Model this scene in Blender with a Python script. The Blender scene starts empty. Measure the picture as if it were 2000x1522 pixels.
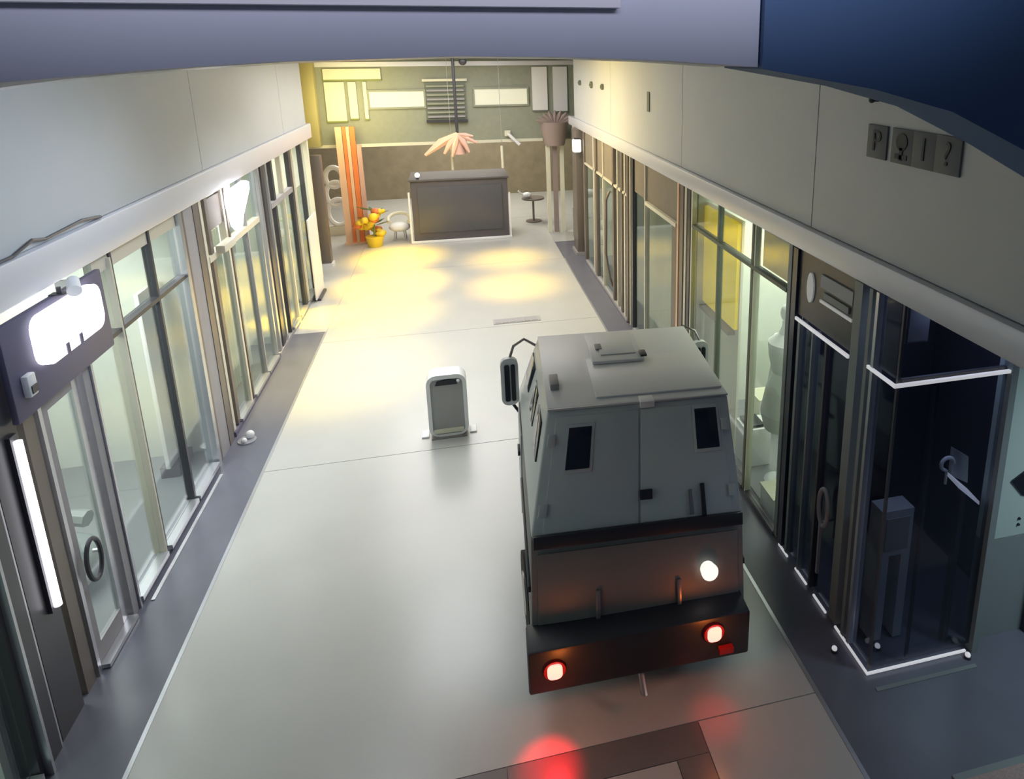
import bpy, bmesh, math, random
from mathutils import Vector, Matrix
random.seed(4)
S = bpy.context.scene
C = S.collection
PI = math.pi

# ------------------------------------------------------------------ camera
cd = bpy.data.cameras.new('camera'); cam = bpy.data.objects.new('camera', cd); C.objects.link(cam)
F, PIT, YAW, ROLL, PX, PY = 1327., .245, .236, -.007, 1208., 445.
cy, sy = math.cos(YAW), math.sin(YAW)
fw = Vector((sy*math.cos(PIT), cy*math.cos(PIT), -math.sin(PIT)))
r0 = Vector((cy, -sy, 0)); u0 = r0.cross(fw)
rr = r0*math.cos(ROLL)+u0*math.sin(ROLL); uu = -r0*math.sin(ROLL)+u0*math.cos(ROLL)
m = Matrix((rr, uu, -fw)).transposed().to_4x4(); m.translation = Vector((0, 0, 6.0))
cam.matrix_world = m
cd.sensor_fit = 'HORIZONTAL'; cd.sensor_width = 36.; cd.lens = 36.*F/2000.
cd.shift_x = -(PX-1000)/2000.; cd.shift_y = (PY-761)/2000.
cd.clip_start = .05; cd.clip_end = 200
S.camera = cam

# ------------------------------------------------------------------ world, exposure, main lamps, added fills
w = bpy.data.worlds.new('world'); S.world = w; w.use_nodes = True
w.node_tree.nodes['Background'].inputs[0].default_value = (.30, .40, .62, 1)
w.node_tree.nodes['Background'].inputs[1].default_value = .12
S.view_settings.view_transform = 'Standard'; S.view_settings.look = 'None'
S.view_settings.exposure = 0.0; S.view_settings.gamma = 1.0
S.view_settings.use_curve_mapping = False

def area(name, loc, size, power, col=(1, 1, 1), rot=(0, 0, 0), sy=None, spread=None):
    l = bpy.data.lights.new(name, 'AREA'); l.energy = power; l.color = col; l.size = size
    if sy: l.shape = 'RECTANGLE'; l.size_y = sy
    if spread: l.spread = spread
    o = bpy.data.objects.new(name, l); o.location = loc; o.rotation_euler = rot; C.objects.link(o); return o
def spot(name, loc, target, power, col, ang, blend=.8, r=.15):
    l = bpy.data.lights.new(name, 'SPOT'); l.energy = power; l.color = col; l.spot_size = ang; l.spot_blend = blend; l.shadow_soft_size = r
    o = bpy.data.objects.new(name, l); o.location = loc
    o.rotation_euler = (Vector(target)-Vector(loc)).to_track_quat('-Z', 'Y').to_euler(); C.objects.link(o); return o
def point(name, loc, power, col, r=.1):
    l = bpy.data.lights.new(name, 'POINT'); l.energy = power; l.color = col; l.shadow_soft_size = r
    o = bpy.data.objects.new(name, l); o.location = loc; C.objects.link(o); return o

R_ = math.radians
def aim(o, t): o.rotation_euler = (Vector(t)-o.location).to_track_quat('-Z', 'Y').to_euler()
area('ceiling_light_far', (-.2, 18.5, 6.1), 4.5, 500, (1, .97, .95), sy=8)
area('ceiling_light_mid', (-.9, 12.5, 6.1), 2.6, 210, (.95, .98, 1), rot=(R_(0), R_(10), 0), sy=3, spread=R_(120))
area('ceiling_light_near', (-1.6, 8.3, 6.1), 1.4, 40, (.86, .91, 1), rot=(R_(-12), R_(24), 0), sy=2.4, spread=R_(112))
area('ceiling_light_hall', (0, 27.5, 5.8), 6, 560, (1, .95, .85), sy=4)
aim(area('left_wall_fill', (-1.2, 5.2, 6.08), .8, 40, (.66, .80, 1), sy=2, spread=R_(100)), (-3.8, 8.2, 4.9))  # added fill that brightens the upper left wall
area('beam_fill', (.1, .1, 6.9), 3.6, 42, (.76, .80, 1), rot=(R_(100), 0, 0), sy=.4, spread=R_(70))  # unseen fill behind the camera, added to brighten the beam face
area('corner_shop_fill', (4.4, 5.2, 3.88), .8, 9, (.6, .7, 1))  # faint fill added so the things in the dark shop show
area('lobby_fill', (6.4, 3.0, 3.85), 1.2, 58, (.72, .92, 1), rot=(R_(20), 0, 0), spread=R_(130))  # unseen fill added to light the mint wall and the mat
for yy, pw_ in ((16.3, 1300), (18.6, 3400), (21.2, 2600)):  # added spots; their pools stand in for yellow reflections in the floor
    spot('yellow_fill_left', (-1.9, yy, 6.0), (-1.95, yy+.2, 0), pw_*2.6, (1, .62, .01), .55, 1, .5)
for yy, pw_ in ((17.6, 1300), (20.2, 1300)):  # added likewise for the weaker reflections on the right
    spot('yellow_fill_right', (1.3, yy, 6.0), (1.35, yy+.2, 0), pw_*2.4, (1, .62, .06), .50, 1, .5)
spot('yellow_fill_wall', (-3.2, 16.4, 5.9), (-3.35, 16.6, 0), 15000, (1, .64, .01), .26, 1, .2)  # added fill for the yellow strip of floor by the left wall
spot('yellow_fill_floor', (-2.6, 13.4, 6.0), (-2.7, 13.4, 0), 2200, (1, .74, .16), .8, 1, .5)  # added fill for the yellowish floor glare
area('yellow_glow', (-3.2, 21.9, 4.6), 1.6, 55, (1, .84, .34), rot=(R_(90), 0, 0), spread=R_(150))
area('yellow_glow_right', (.4, 16.2, 6.05), 2.5, 150, (1, .70, .14), rot=(0, R_(-62), 0), spread=R_(120))

# ------------------------------------------------------------------ helpers
def mat(name, col, rough=.5, metal=0., emit=0., ecol=None, noise=0., nscale=6., spec=None, bump=0.):
    m = bpy.data.materials.new(name); m.use_nodes = True
    nt = m.node_tree; b = nt.nodes['Principled BSDF']
    b.inputs['Base Color'].default_value = (*col, 1); b.inputs['Roughness'].default_value = rough
    b.inputs['Metallic'].default_value = metal
    if spec is not None: b.inputs['Specular IOR Level'].default_value = spec
    if emit:
        b.inputs['Emission Color'].default_value = (*(ecol or col), 1); b.inputs['Emission Strength'].default_value = emit
    if noise or bump:
        tc = nt.nodes.new('ShaderNodeTexCoord'); n = nt.nodes.new('ShaderNodeTexNoise')
        n.inputs['Scale'].default_value = nscale; n.inputs['Detail'].default_value = 4
        nt.links.new(tc.outputs['Object'], n.inputs['Vector'])
        if noise:
            mx = nt.nodes.new('ShaderNodeMix'); mx.data_type = 'RGBA'
            mx.inputs[6].default_value = (*[c*(1-noise) for c in col], 1); mx.inputs[7].default_value = (*[min(1, c*(1+noise)) for c in col], 1)
            nt.links.new(n.outputs['Fac'], mx.inputs[0]); nt.links.new(mx.outputs[2], b.inputs['Base Color'])
        if bump:
            bp = nt.nodes.new('ShaderNodeBump'); bp.inputs['Strength'].default_value = bump; bp.inputs['Distance'].default_value = .01
            nt.links.new(n.outputs['Fac'], bp.inputs['Height']); nt.links.new(bp.outputs[0], b.inputs['Normal'])
    return m
def glassmat(name, tint, refl=.12, rough=.05):
    m = bpy.data.materials.new(name); m.use_nodes = True; nt = m.node_tree; nt.nodes.clear()
    o = nt.nodes.new('ShaderNodeOutputMaterial'); mx = nt.nodes.new('ShaderNodeMixShader')
    t = nt.nodes.new('ShaderNodeBsdfTransparent'); g = nt.nodes.new('ShaderNodeBsdfGlossy')
    t.inputs[0].default_value = (*tint, 1); g.inputs['Roughness'].default_value = rough; g.inputs[0].default_value = (.9, .95, 1, 1)
    fr = nt.nodes.new('ShaderNodeLayerWeight'); pw = nt.nodes.new('ShaderNodeMath'); pw.operation = 'POWER'; pw.inputs[1].default_value = 4
    ad = nt.nodes.new('ShaderNodeMath'); ad.operation = 'MULTIPLY_ADD'; ad.inputs[1].default_value = .5; ad.inputs[2].default_value = refl*.4
    nt.links.new(fr.outputs['Facing'], pw.inputs[0]); nt.links.new(pw.outputs[0], ad.inputs[0]); nt.links.new(ad.outputs[0], mx.inputs[0])
    nt.links.new(t.outputs[0], mx.inputs[1]); nt.links.new(g.outputs[0], mx.inputs[2]); nt.links.new(mx.outputs[0], o.inputs[0])
    return m

def bm_box(bm, x0, x1, y0, y1, z0, z1, bev=0.):
    t = bmesh.new(); bmesh.ops.create_cube(t, size=1)
    for v in t.verts:
        v.co = Vector(((x0+x1)/2+v.co.x*(x1-x0), (y0+y1)/2+v.co.y*(y1-y0), (z0+z1)/2+v.co.z*(z1-z0)))
    if bev: bmesh.ops.bevel(t, geom=list(t.edges), offset=bev, segments=2, affect='EDGES', profile=.5)
    merge(bm, t)
def merge(bm, t):
    me = bpy.data.meshes.new('t'); t.to_mesh(me); t.free(); bm.from_mesh(me); bpy.data.meshes.remove(me)
def bm_cyl(bm, p0, p1, r0, r1=None, seg=16):
    p0, p1 = Vector(p0), Vector(p1); d = p1-p0
    t = bmesh.new(); bmesh.ops.create_cone(t, cap_ends=True, segments=seg, radius1=r0, radius2=r0 if r1 is None else r1, depth=d.length)
    q = d.to_track_quat('Z', 'Y').to_matrix().to_4x4(); q.translation = (p0+p1)/2
    bmesh.ops.transform(t, matrix=q, verts=t.verts); merge(bm, t)
def bm_ball(bm, c, r, sx=1, sy=1, sz=1, seg=16):
    t = bmesh.new(); bmesh.ops.create_uvsphere(t, u_segments=seg, v_segments=seg//2+2, radius=r)
    for v in t.verts: v.co = Vector((c[0]+v.co.x*sx, c[1]+v.co.y*sy, c[2]+v.co.z*sz))
    merge(bm, t)
def bm_tube(bm, pts, r, closed=False, seg=8):
    pts = [Vector(p) for p in pts]; n = len(pts); rings = []
    for i, p in enumerate(pts):
        a = pts[(i-1) % n] if (closed or i) else p; b = pts[(i+1) % n] if (closed or i < n-1) else p
        d = (b-a).normalized(); q = d.to_track_quat('Z', 'Y').to_matrix() if not rings else None
        if rings:
            x = (px - d*px.dot(d)).normalized()
        else: x = q @ Vector((1, 0, 0))
        px = x; y = d.cross(x)
        rad = r[i] if isinstance(r, (list, tuple)) else r
        rings.append([bm.verts.new(p+(x*math.cos(k*2*PI/seg)+y*math.sin(k*2*PI/seg))*rad) for k in range(seg)])
    m_ = n if closed else n-1
    for i in range(m_):
        A, B = rings[i], rings[(i+1) % n]
        off = 0
        if closed and i == n-1:
            off = min(range(seg), key=lambda o: (A[0].co-B[o].co).length)
        for k in range(seg):
            try: bm.faces.new((A[k], A[(k+1) % seg], B[(k+1+off) % seg], B[(k+off) % seg]))
            except ValueError: pass
    if not closed:
        bm.faces.new(rings[0][::-1]); bm.faces.new(rings[-1])
def bm_prism(bm, pts, axis, a, b):
    """polygon pts in the two axes other than `axis`, extruded a..b along it"""
    def mk(p, v):
        q = list(p); q.insert(axis, v); return Vector(q)
    A = [bm.verts.new(mk(p, a)) for p in pts]; B = [bm.verts.new(mk(p, b)) for p in pts]
    n = len(pts); bm.faces.new(A); bm.faces.new(B[::-1])
    for i in range(n): bm.faces.new((A[i], B[i], B[(i+1) % n], A[(i+1) % n]))
def bm_hull(bm, pts, bev=0):
    t = bmesh.new()
    for p in pts: t.verts.new(p)
    bmesh.ops.convex_hull(t, input=t.verts)
    bmesh.ops.dissolve_limit(t, angle_limit=.03, verts=t.verts, edges=t.edges)
    if bev: bmesh.ops.bevel(t, geom=list(t.edges), offset=bev, segments=2, affect='EDGES', profile=.5)
    merge(bm, t)
def rrect(x0, x1, y0, y1, r, n=5):
    out = []
    for cx, cy_, a in ((x1-r, y1-r, 0), (x0+r, y1-r, 1), (x0+r, y0+r, 2), (x1-r, y0+r, 3)):
        for k in range(n+1):
            t = (a+k/n)*PI/2; out.append((cx+r*math.cos(t), cy_+r*math.sin(t)))
    return out

def wloc(o):
    v = Vector(o.location)
    while o.parent: o = o.parent; v += Vector(o.location)
    return v
def obj(name, bm, m, parent=None, smooth=False, label=None):
    """link bm (world coordinates) as one mesh object with its origin at the foot of its bounds"""
    bmesh.ops.recalc_face_normals(bm, faces=bm.faces)
    xs = [v.co for v in bm.verts]
    lo = Vector([min(v[i] for v in xs) for i in range(3)]); hi = Vector([max(v[i] for v in xs) for i in range(3)])
    o0 = Vector(((lo.x+hi.x)/2, (lo.y+hi.y)/2, lo.z))
    for v in bm.verts: v.co -= o0
    if smooth:
        for f in bm.faces: f.smooth = True
    me = bpy.data.meshes.new(name); bm.to_mesh(me); bm.free()
    me.materials.append(m)
    if smooth:
        try: me.set_sharp_from_angle(angle=math.radians(40))
        except Exception: pass
    o = bpy.data.objects.new(name, me); C.objects.link(o)
    if parent: o.parent = parent; o.location = o0 - wloc(parent)
    else: o.location = o0
    if label: o['label'] = label
    return o
def box(name, d, m, parent=None, bev=0., label=None):
    bm = bmesh.new(); bm_box(bm, *d, bev); return obj(name, bm, m, parent, smooth=bev > 0, label=label)
def tag(o, label, cat, group=None):
    o['label'] = label; o['category'] = cat
    if group: o['group'] = group
    return o
def thing(name, label, cat, loc, group=None):
    o = bpy.data.objects.new(name, None); o.empty_display_size = .2; C.objects.link(o); o.location = loc
    return tag(o, label, cat, group)
def struct(o, label=None):
    o['kind'] = 'structure'
    if label: o['label'] = label
    return o
def sroot(name, loc=(0, 0, 0)):
    o = bpy.data.objects.new(name, None); C.objects.link(o); o.location = loc; return struct(o)
def text_bm(txt, size, depth, M):
    cu = bpy.data.curves.new('t', 'FONT'); cu.body = txt; cu.size = size; cu.extrude = depth; cu.align_x = 'CENTER'; cu.align_y = 'CENTER'
    to = bpy.data.objects.new('t', cu); C.objects.link(to); bpy.context.view_layer.update()
    me = bpy.data.meshes.new_from_object(to.evaluated_get(bpy.context.evaluated_depsgraph_get()))
    bm = bmesh.new(); bm.from_mesh(me); bmesh.ops.transform(bm, matrix=M, verts=bm.verts)
    bpy.data.objects.remove(to); bpy.data.meshes.remove(me); return bm

# ------------------------------------------------------------------ materials
M = {}
M['floor'] = mat('pale_floor', (.50, .50, .48), .26, noise=.06, nscale=1.2, spec=.6)
M['floor_dark'] = mat('dark_floor', (.145, .15, .19), .3, noise=.15, nscale=2)
M['band'] = mat('inlay_floor', (.19, .18, .18), .3, noise=.1)
M['joint'] = mat('floor_joint', (.36, .35, .32), .6)
M['wall'] = mat('pale_wall', (.52, .54, .55), .5, noise=.05, nscale=1)
M['fascia'] = mat('fascia_metal', (.70, .71, .76), .35, .2)
M['blue'] = mat('blue_beam', (.07, .14, .28), .6, noise=.1, nscale=.8)
M['beam'] = mat('grey_beam', (.62, .62, .70), .7, noise=.08, nscale=.8)
M['beamtrim'] = mat('beam_trim', (.8, .74, .76), .5)
M['ceil'] = mat('ceiling_paint', (.55, .56, .56), .8)
M['green'] = mat('sage_bulkhead', (.29, .31, .24), .6, noise=.1)
M['cream'] = mat('cream_trim', (.72, .70, .56), .6)
M['brown'] = mat('brown_wall', (.27, .225, .15), .7, noise=.25, nscale=3)
M['winlit'] = mat('lit_strip', (.62, .62, .5), .5, emit=.3, ecol=(1, .96, .72))
M['louver'] = mat('louver_grey', (.17, .19, .15), .6)
M['dark'] = mat('dark_frame', (.055, .055, .065), .35)
M['black'] = mat('black_panel', (.012, .013, .022), .25)
M['navy'] = mat('navy_panel', (.03, .035, .07), .3)
M['purple'] = mat('purple_board', (.13, .12, .19), .5)
M['alu'] = mat('aluminium', (.55, .56, .6), .3, .7)
M['bronze'] = mat('bronze_frame', (.20, .17, .15), .4, .3)
M['creamf'] = mat('cream_frame', (.62, .58, .48), .45)
M['grey'] = mat('grey_pier', (.33, .32, .34), .55, noise=.1)
M['shopwall'] = mat('shop_wall', (.62, .65, .58), .7, noise=.05)
M['shopfloor'] = mat('shop_floor', (.20, .21, .22), .4)
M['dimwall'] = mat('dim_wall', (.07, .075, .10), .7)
M['white'] = mat('white_plastic', (.82, .82, .82), .4)
M['whitelit'] = mat('white_lit', (1, 1, 1), .5, emit=3.0, ecol=(.97, .95, 1))
M['led'] = mat('led_line', (.6, .6, .6), .5, emit=.5, ecol=(.86, .86, .9))
M['ledbright'] = mat('led_tube', (1, 1, 1), .5, emit=3.0, ecol=(.95, .93, 1))
M['yellow'] = mat('yellow_panel', (.75, .56, .0), .5, emit=.35, ecol=(1, .72, .0))
M['yellowp'] = mat('yellow_paint', (.85, .62, .04), .5)
M['mint'] = mat('mint_panel', (.44, .53, .50), .5)
M['greypan'] = mat('grey_panel', (.22, .25, .25), .5)
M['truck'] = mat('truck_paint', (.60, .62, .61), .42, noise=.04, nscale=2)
M['truckrear'] = mat('truck_lower_shade', (.20, .19, .18), .5, noise=.05)  # shade of the rear put into the lower body colour
M['trim'] = mat('truck_black', (.02, .022, .03), .45)
M['twin'] = mat('truck_window', (.015, .02, .035), .12)
M['rubber'] = mat('rubber', (.02, .02, .02), .8)
M['tail'] = mat('tail_lamp', (1, .3, .25), .4, emit=1.2, ecol=(1, .56, .48))
M['tailrim'] = mat('tail_rim', (.25, .01, .01), .35)
M['bulb'] = mat('work_lamp', (1, 1, .9), .4, emit=.95, ecol=(1, .97, .88))
M['steel'] = mat('steel', (.35, .33, .32), .35, .8)
M['bin'] = mat('bin_metal', (.36, .36, .35), .4, .2)
M['orange'] = mat('orange_post', (.80, .22, .06), .5)
M['peach'] = mat('peach_post', (.80, .52, .33), .5)
M['pink'] = mat('pink_canopy', (.62, .38, .30), .6)
M['leaf'] = mat('leaf', (.20, .24, .06), .6)
M['mauve'] = mat('mauve_fronds', (.32, .25, .23), .7)
M['kiosk'] = mat('kiosk_dark', (.11, .10, .105), .45)
M['kioskin'] = mat('kiosk_screen', (.10, .10, .11), .3)
M['blind'] = mat('vertical_blind', (.50, .47, .38), .7)
M['blindg'] = mat('vertical_blind_green', (.45, .48, .38), .7)
M['upper'] = mat('brown_panel', (.22, .19, .15), .6, noise=.1)
M['signsq'] = mat('sign_square', (.12, .13, .14), .6)
M['glyph'] = mat('sign_glyph', (.03, .035, .04), .6)
M['poster'] = mat('poster_grey', (.36, .38, .40), .6)
M['mat'] = mat('pink_mat', (.40, .30, .28), .9, noise=.35, nscale=60)
G = glassmat('clear_glass', (.86, .90, .88))
GD = glassmat('smoked_glass', (.66, .68, .74), .04)

# ------------------------------------------------------------------ floor
XL, XR = -3.85, 3.70
fl = sroot('floor')
ys = [-1.0, 4.25, 4.42, 4.72, 10.02, 14.93, 20.0, 26.0, 31.0]
# pale slabs between joints; a dark inlay frame lies under the back of the truck
def slab(x0, x1, y0, y1, m=M['floor'], g=.006):
    box('floor_slab', (x0+g, x1-g, y0+g, y1-g, -.0119, 0), m, fl)
slab(-3.1, 3.08, -1, 2.6); slab(-3.1, -1.0, 2.6, 4.72)
slab(-1.0, .1, 2.6, 4.28); slab(-1.0, .1, 4.28, 4.72, M['band'], .002)
slab(.1, 1.56, 2.6, 4.42); slab(.1, 1.86, 4.42, 4.72, M['band'], .002); slab(1.56, 1.86, 2.6, 4.42, M['band'], .002)
slab(1.86, 3.08, 2.6, 4.72)
slab(-3.1, 3.08, 4.72, 10.02)
slab(-3.1, 3.08, 10.02, 14.93); slab(-3.1, 3.08, 14.93, 20.0); slab(-3.1, 3.08, 20.0, 26.0); slab(-6, 6, 26, 31)
box('subfloor', (-9, 12, -3, 33, -.2, -.012), M['joint'], fl)
# dark borders of the arcade
box('floor_border', (-9, -3.1, -1, 15.6, -.0119, .001), M['floor_dark'], fl)
box('floor_border', (3.08, 12, -1, 22.0, -.0119, .001), M['floor_dark'], fl)
box('floor_slab', (-6, -3.1, 15.61, 26, -.0119, 0), M['floor'], fl)
box('floor_slab', (3.09, 6, 22.01, 26, -.0119, 0), M['floor'], fl)
for x0, x1, side in ((-3.13, -3.09, 'left'), (3.07, 3.11, 'right')):
    struct(box('trim_floor_'+side, (x0, x1, -1, 15.6 if x0 < 0 else 20, .001, .006), M['alu']))
dr = thing('floor_drain', 'dark slotted drain strip in pale floor ahead of the vehicle roof', 'drain', (1.0, 15.1, 0))
box('drain_frame', (.62, 1.72, 15.05, 15.35, .001, .014), M['joint'], dr)
for k in range(6): box('slat', (.66+k*.17, .80+k*.17, 15.08, 15.32, .0145, .022), M['grey'], dr)

# ------------------------------------------------------------------ upper walls, fascias
wl = sroot('wall_left')
for a, b in ((-1.0, 3.0), (3.0, 6.45), (6.45, 11.6), (11.6, 17.05), (17.05, 19.6)):
    box('wall_panel', (-4.1, -3.8, a+.008, b-.008, 4.36, 6.18), M['wall'], wl)
box('backing', (-4.2, -4.11, -1, 19.6, 4.36, 6.18), M['grey'], wl)
wr = sroot('wall_right')
for a, b in ((-1.0, 2.6), (2.6, 6.49), (6.49, 10.87), (10.87, 16.2), (16.2, 21.3)):
    box('wall_panel', (3.72, 4.0, a+.008, b-.008, 4.2, 6.18), M['wall'], wr)
box('backing', (4.01, 4.1, -1, 21.3, 4.2, 6.18), M['grey'], wr)
def fascia(side, x0, x1, y0, y1, z0, z1):
    r = sroot('trim_fascia_'+side)
    bm = bmesh.new(); s = -1 if x0 < 0 else 1
    bm_box(bm, x0, x1, y0, y1, z0, z1, .02); obj('fascia_board', bm, M['fascia'], r, True)
    return r
fascia('left', -4.1, -3.74, -1, 19.9, 3.97, 4.35)
fascia('right', 3.64, 4.0, -1, 22.0, 3.93, 4.19)
# soffits (shop ceilings) behind the fascias
struct(box('ceiling_shops_left', (-8.2, -4.1, -1, 19.9, 3.99, 4.3), M['ceil']))
struct(box('ceiling_shops_right', (4.0, 10.5, -1, 22.0, 3.95, 4.15), M['ceil']))
struct(box('ceiling', (-9, 11, 2.9, 33, 6.2, 6.35), M['ceil']))

# arched beam close in front of the camera
beam = sroot('wall_front_beam', (0, 2.5, 6))
prof = [(-2.4, 5.80), (-1.33, 5.94), (-.91, 5.975), (-.57, 5.995), (.04, 6.01), (.44, 6.003), (.80, 5.988), (1.16, 5.962)]
bm = bmesh.new(); bm_prism(bm, prof+[(1.16, 7.2), (-2.4, 7.2)], 1, 2.5, 2.85); obj('beam_face', bm, M['beam'], beam)
prof2 = [(1.165, 5.955), (1.43, 5.91), (1.66, 5.87), (2.04, 5.77), (2.46, 5.58), (3.0, 5.3), (3.6, 5.0)]  # right end follows the dark corner; darkness put into shape and colour
bm = bmesh.new(); bm_prism(bm, prof2+[(3.6, 7.2), (1.165, 7.2)], 1, 2.47, 2.85); obj('beam_face', bm, M['blue'], beam, label='navy blue right end, darkness put into its colour')
bm = bmesh.new()
for (a, b) in zip(prof[:-1], prof[1:]):
    bm_hull(bm, [(a[0], 2.86, a[1]-.0), (b[0], 2.86, b[1]-.0), (a[0], 2.93, a[1]-.006), (b[0], 2.93, b[1]-.006), (a[0], 2.86, a[1]+.05), (b[0], 2.86, b[1]+.05), (a[0], 2.93, a[1]+.05), (b[0], 2.93, b[1]+.05)])
obj('beam_edge_trim', bm, M['fascia'], beam)
box('beam_top_band', (-2.4, .6, 2.44, 2.499, 6.172, 6.3), M['beamtrim'], beam)

# ------------------------------------------------------------------ shopfront kit
def post(root, X, y, wd, z0, z1, m, dp=.10, name='mullion'):
    return box(name, (X-dp/2, X+dp/2, y-wd/2, y+wd/2, z0, z1), m, root)
def rail(root, X, y0, y1, z, h, m, dp=.08, name='transom'):
    return box(name, (X-dp/2, X+dp/2, y0, y1, z, z+h), m, root)
def pane(root, X, y0, y1, z0, z1, m=None):
    return box('glass_pane', (X-.006, X+.006, y0, y1, z0, z1), m or G, root)
def room(n, side, X, Xb, y0, y1, zt, light, col=(1, 1, .95), mw=None, mf=None):
    mw = mw or M["shopwall"]

    s = -1 if Xb < X else 1
    a, b = sorted((Xb, Xb+s*.12)); struct(box('wall_back_'+n, (a, b, y0, y1, 0.002, zt), mw))
    a, b = sorted((X+s*.12, Xb))
    struct(box('wall_side_'+n, (a, b, y0, y0+.08, 0.002, zt), mw)); struct(box('wall_side_'+n, (a, b, y1-.08, y1, 0.002, zt), mw))
    struct(box('floor_'+n, (a, b, y0+.08, y1-.08, 0.002, .03), mf or M['shopfloor']))
    if light:
        area('shop_light', ((a+b)/2, (y0+y1)/2, zt-.08), abs(b-a)*.6, light, col, sy=(y1-y0)*.7)

def ring(root, name, c, ry, rz, r, m, X):
    bm = bmesh.new(); bm_tube(bm, [(X, c[0]+ry*math.cos(t*2*PI/28), c[1]+rz*math.sin(t*2*PI/28)) for t in range(28)], r, True)
    return obj(name, bm, m, root, True)

# ---- left, nearest shop
room('left_near', 'left', XL, -6.9, 5.75, 10.9, 3.95, 200, (1, 1, .98))
room('left_edge', 'left', XL, -6.4, 1.0, 5.54, 3.95, 60, (.85, 1, .95))
A = thing('glazed_shopfront', 'nearest shopfront on the left with ring door handle and silver sills', 'shopfront', (XL, 8.2, 0))
box('pier', (-4.0, -3.78, 5.55, 5.86, 0, 3.97), M['dark'], A)
post(A, XL, 5.89, .04, 0, 3.0, M['alu']); post(A, XL+.08, 5.62, .03, 0, 2.6, M['alu'])
pane(A, XL, 3.0, 5.54, .1, 3.9); rail(A, XL+.04, 3.0, 5.54, .02, .08, M['alu'], .12, 'sill_rail')
box('pier', (-3.98, -3.8, 5.92, 6.30, 0, 3.97), M['dark'], A)
box('pier', (-3.96, -3.82, 6.42, 6.58, 0, 3.0), M['bronze'], A)
post(A, XL, 6.64, .05, 0.0, 3.0, M['alu'])
dA = box('door', (-3.88, -3.83, 6.69, 6.80, .06, 3.0), M['grey'], A)   # hinge stile
box('stile', (-3.88, -3.83, 7.24, 7.34, .06, 3.0), M['alu'], dA)
box('rail', (-3.88, -3.83, 6.80, 7.24, .06, .26), M['grey'], dA); box('rail', (-3.88, -3.83, 6.80, 7.24, 2.86, 3.0), M['grey'], dA)
box('glass_pane', (-3.861, -3.849, 6.80, 7.24, .26, 2.86), G, dA)
ring(dA, 'handle', (6.86, 1.18), .13, .22, .022, M['dark'], -3.76)
bm = bmesh.new(); bm_cyl(bm, (-3.83, 7.0, 1.18), (-3.76, 7.0, 1.18), .02); obj('handle_stem', bm, M['alu'], dA)
post(A, XL, 7.44, .12, 0, 3.0, M['grey'], .12); post(A, XL, 7.53, .035, 0, 3.9, M['alu'], .16)
for y in (8.38, 9.40): post(A, XL, y, .05, .1, 3.95, M['dark'])
post(A, XL, 8.32, .03, .1, 3.9, M['creamf'], .14)
for a, b in ((7.55, 8.30), (8.41, 9.37), (9.43, 10.28)):
    pane(A, XL, a, b, .12, 3.02); pane(A, XL, a, b, 3.1, 3.95)
    rail(A, XL+.04, a, b, .06, .06, M['alu'], .12, 'sill_rail')
rail(A, XL, 7.55, 10.3, 3.03, .05, M['dark'], .12)
rail(A, XL+.04, 6.7, 7.36, .01, .045, M['alu'], .14, 'sill_rail')
rail(A, XL+.16, 7.6, 10.1, .002, .012, M['alu'], .04, 'floor_guide')
box('head_panel', (-3.9, -3.82, 8.0, 10.3, 3.78, 3.97), M['creamf'], A)
# pillar between first and second shop
pr = thing('shop_pillar', 'grey pillar with silver and dark strips between first and second left shops', 'pillar', (-3.9, 10.7, 0))
box('strip', (-3.95, -3.77, 10.32, 10.42, 0, 3.965), M['alu'], pr); box('strip', (-3.95, -3.79, 10.421, 10.54, 0, 3.965), M['bronze'], pr)
box('shaft', (-4.0, -3.80, 10.541, 10.92, 0, 3.965), M['grey'], pr); box('strip', (-3.98, -3.79, 10.921, 11.12, 0, 3.965), M['bronze'], pr)
# sign board
sb = thing('sign_board', 'purple grey board with glowing white rounded light box over near left door', 'sign', (-3.7, 7.2, 3.0))
box('board', (-3.775, -3.72, 6.22, 7.95, 3.02, 3.88), M['purple'], sb, .01)
bm = bmesh.new(); bm_prism(bm, rrect(6.60, 7.70, 3.35, 3.82, .13), 0, -3.719, -3.64); obj('light_box', bm, M['whitelit'], sb, True, 'glowing white rounded panel')
for y in (6.93, 7.17): box('letter_foot', (-3.639, -3.63, y, y+.05, 3.352, 3.45), M['purple'], sb)
sp = thing('spotlight', 'small silver spotlight on top of the near left sign board', 'lamp', (-3.66, 7.12, 3.88))
bm = bmesh.new(); bm_cyl(bm, (-3.70, 7.12, 3.881), (-3.70, 7.12, 3.95), .02); bm_box(bm, -3.77, -3.64, 7.07, 7.17, 3.881, 3.89); obj('bracket', bm, M['dark'], sp)
bm = bmesh.new(); bm_cyl(bm, (-3.62, 7.22, 3.98), (-3.54, 7.05, 3.92), .05, .06); obj('lamp_head', bm, M['white'], sp, True)
tb = thing('light_tube', 'bright white vertical light tube beside the near left door', 'lamp', (-3.74, 6.17, 1.2))
box('housing', (-3.80, -3.765, 6.13, 6.23, 1.2, 2.95), M['dark'], tb)
bm = bmesh.new(); bm_cyl(bm, (-3.735, 6.17, 1.25), (-3.735, 6.17, 2.9), .032); obj('tube', bm, M['ledbright'], tb, True)
al = thing('alarm_box', 'small white alarm box beside the dark left sign board', 'alarm', (-3.72, 6.40, 3.2))
box('box_body', (-3.719, -3.66, 6.34, 6.46, 3.20, 3.40), M['white'], al, .015); box('grille', (-3.659, -3.65, 6.36, 6.44, 3.23, 3.30), M['dark'], al)
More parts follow.
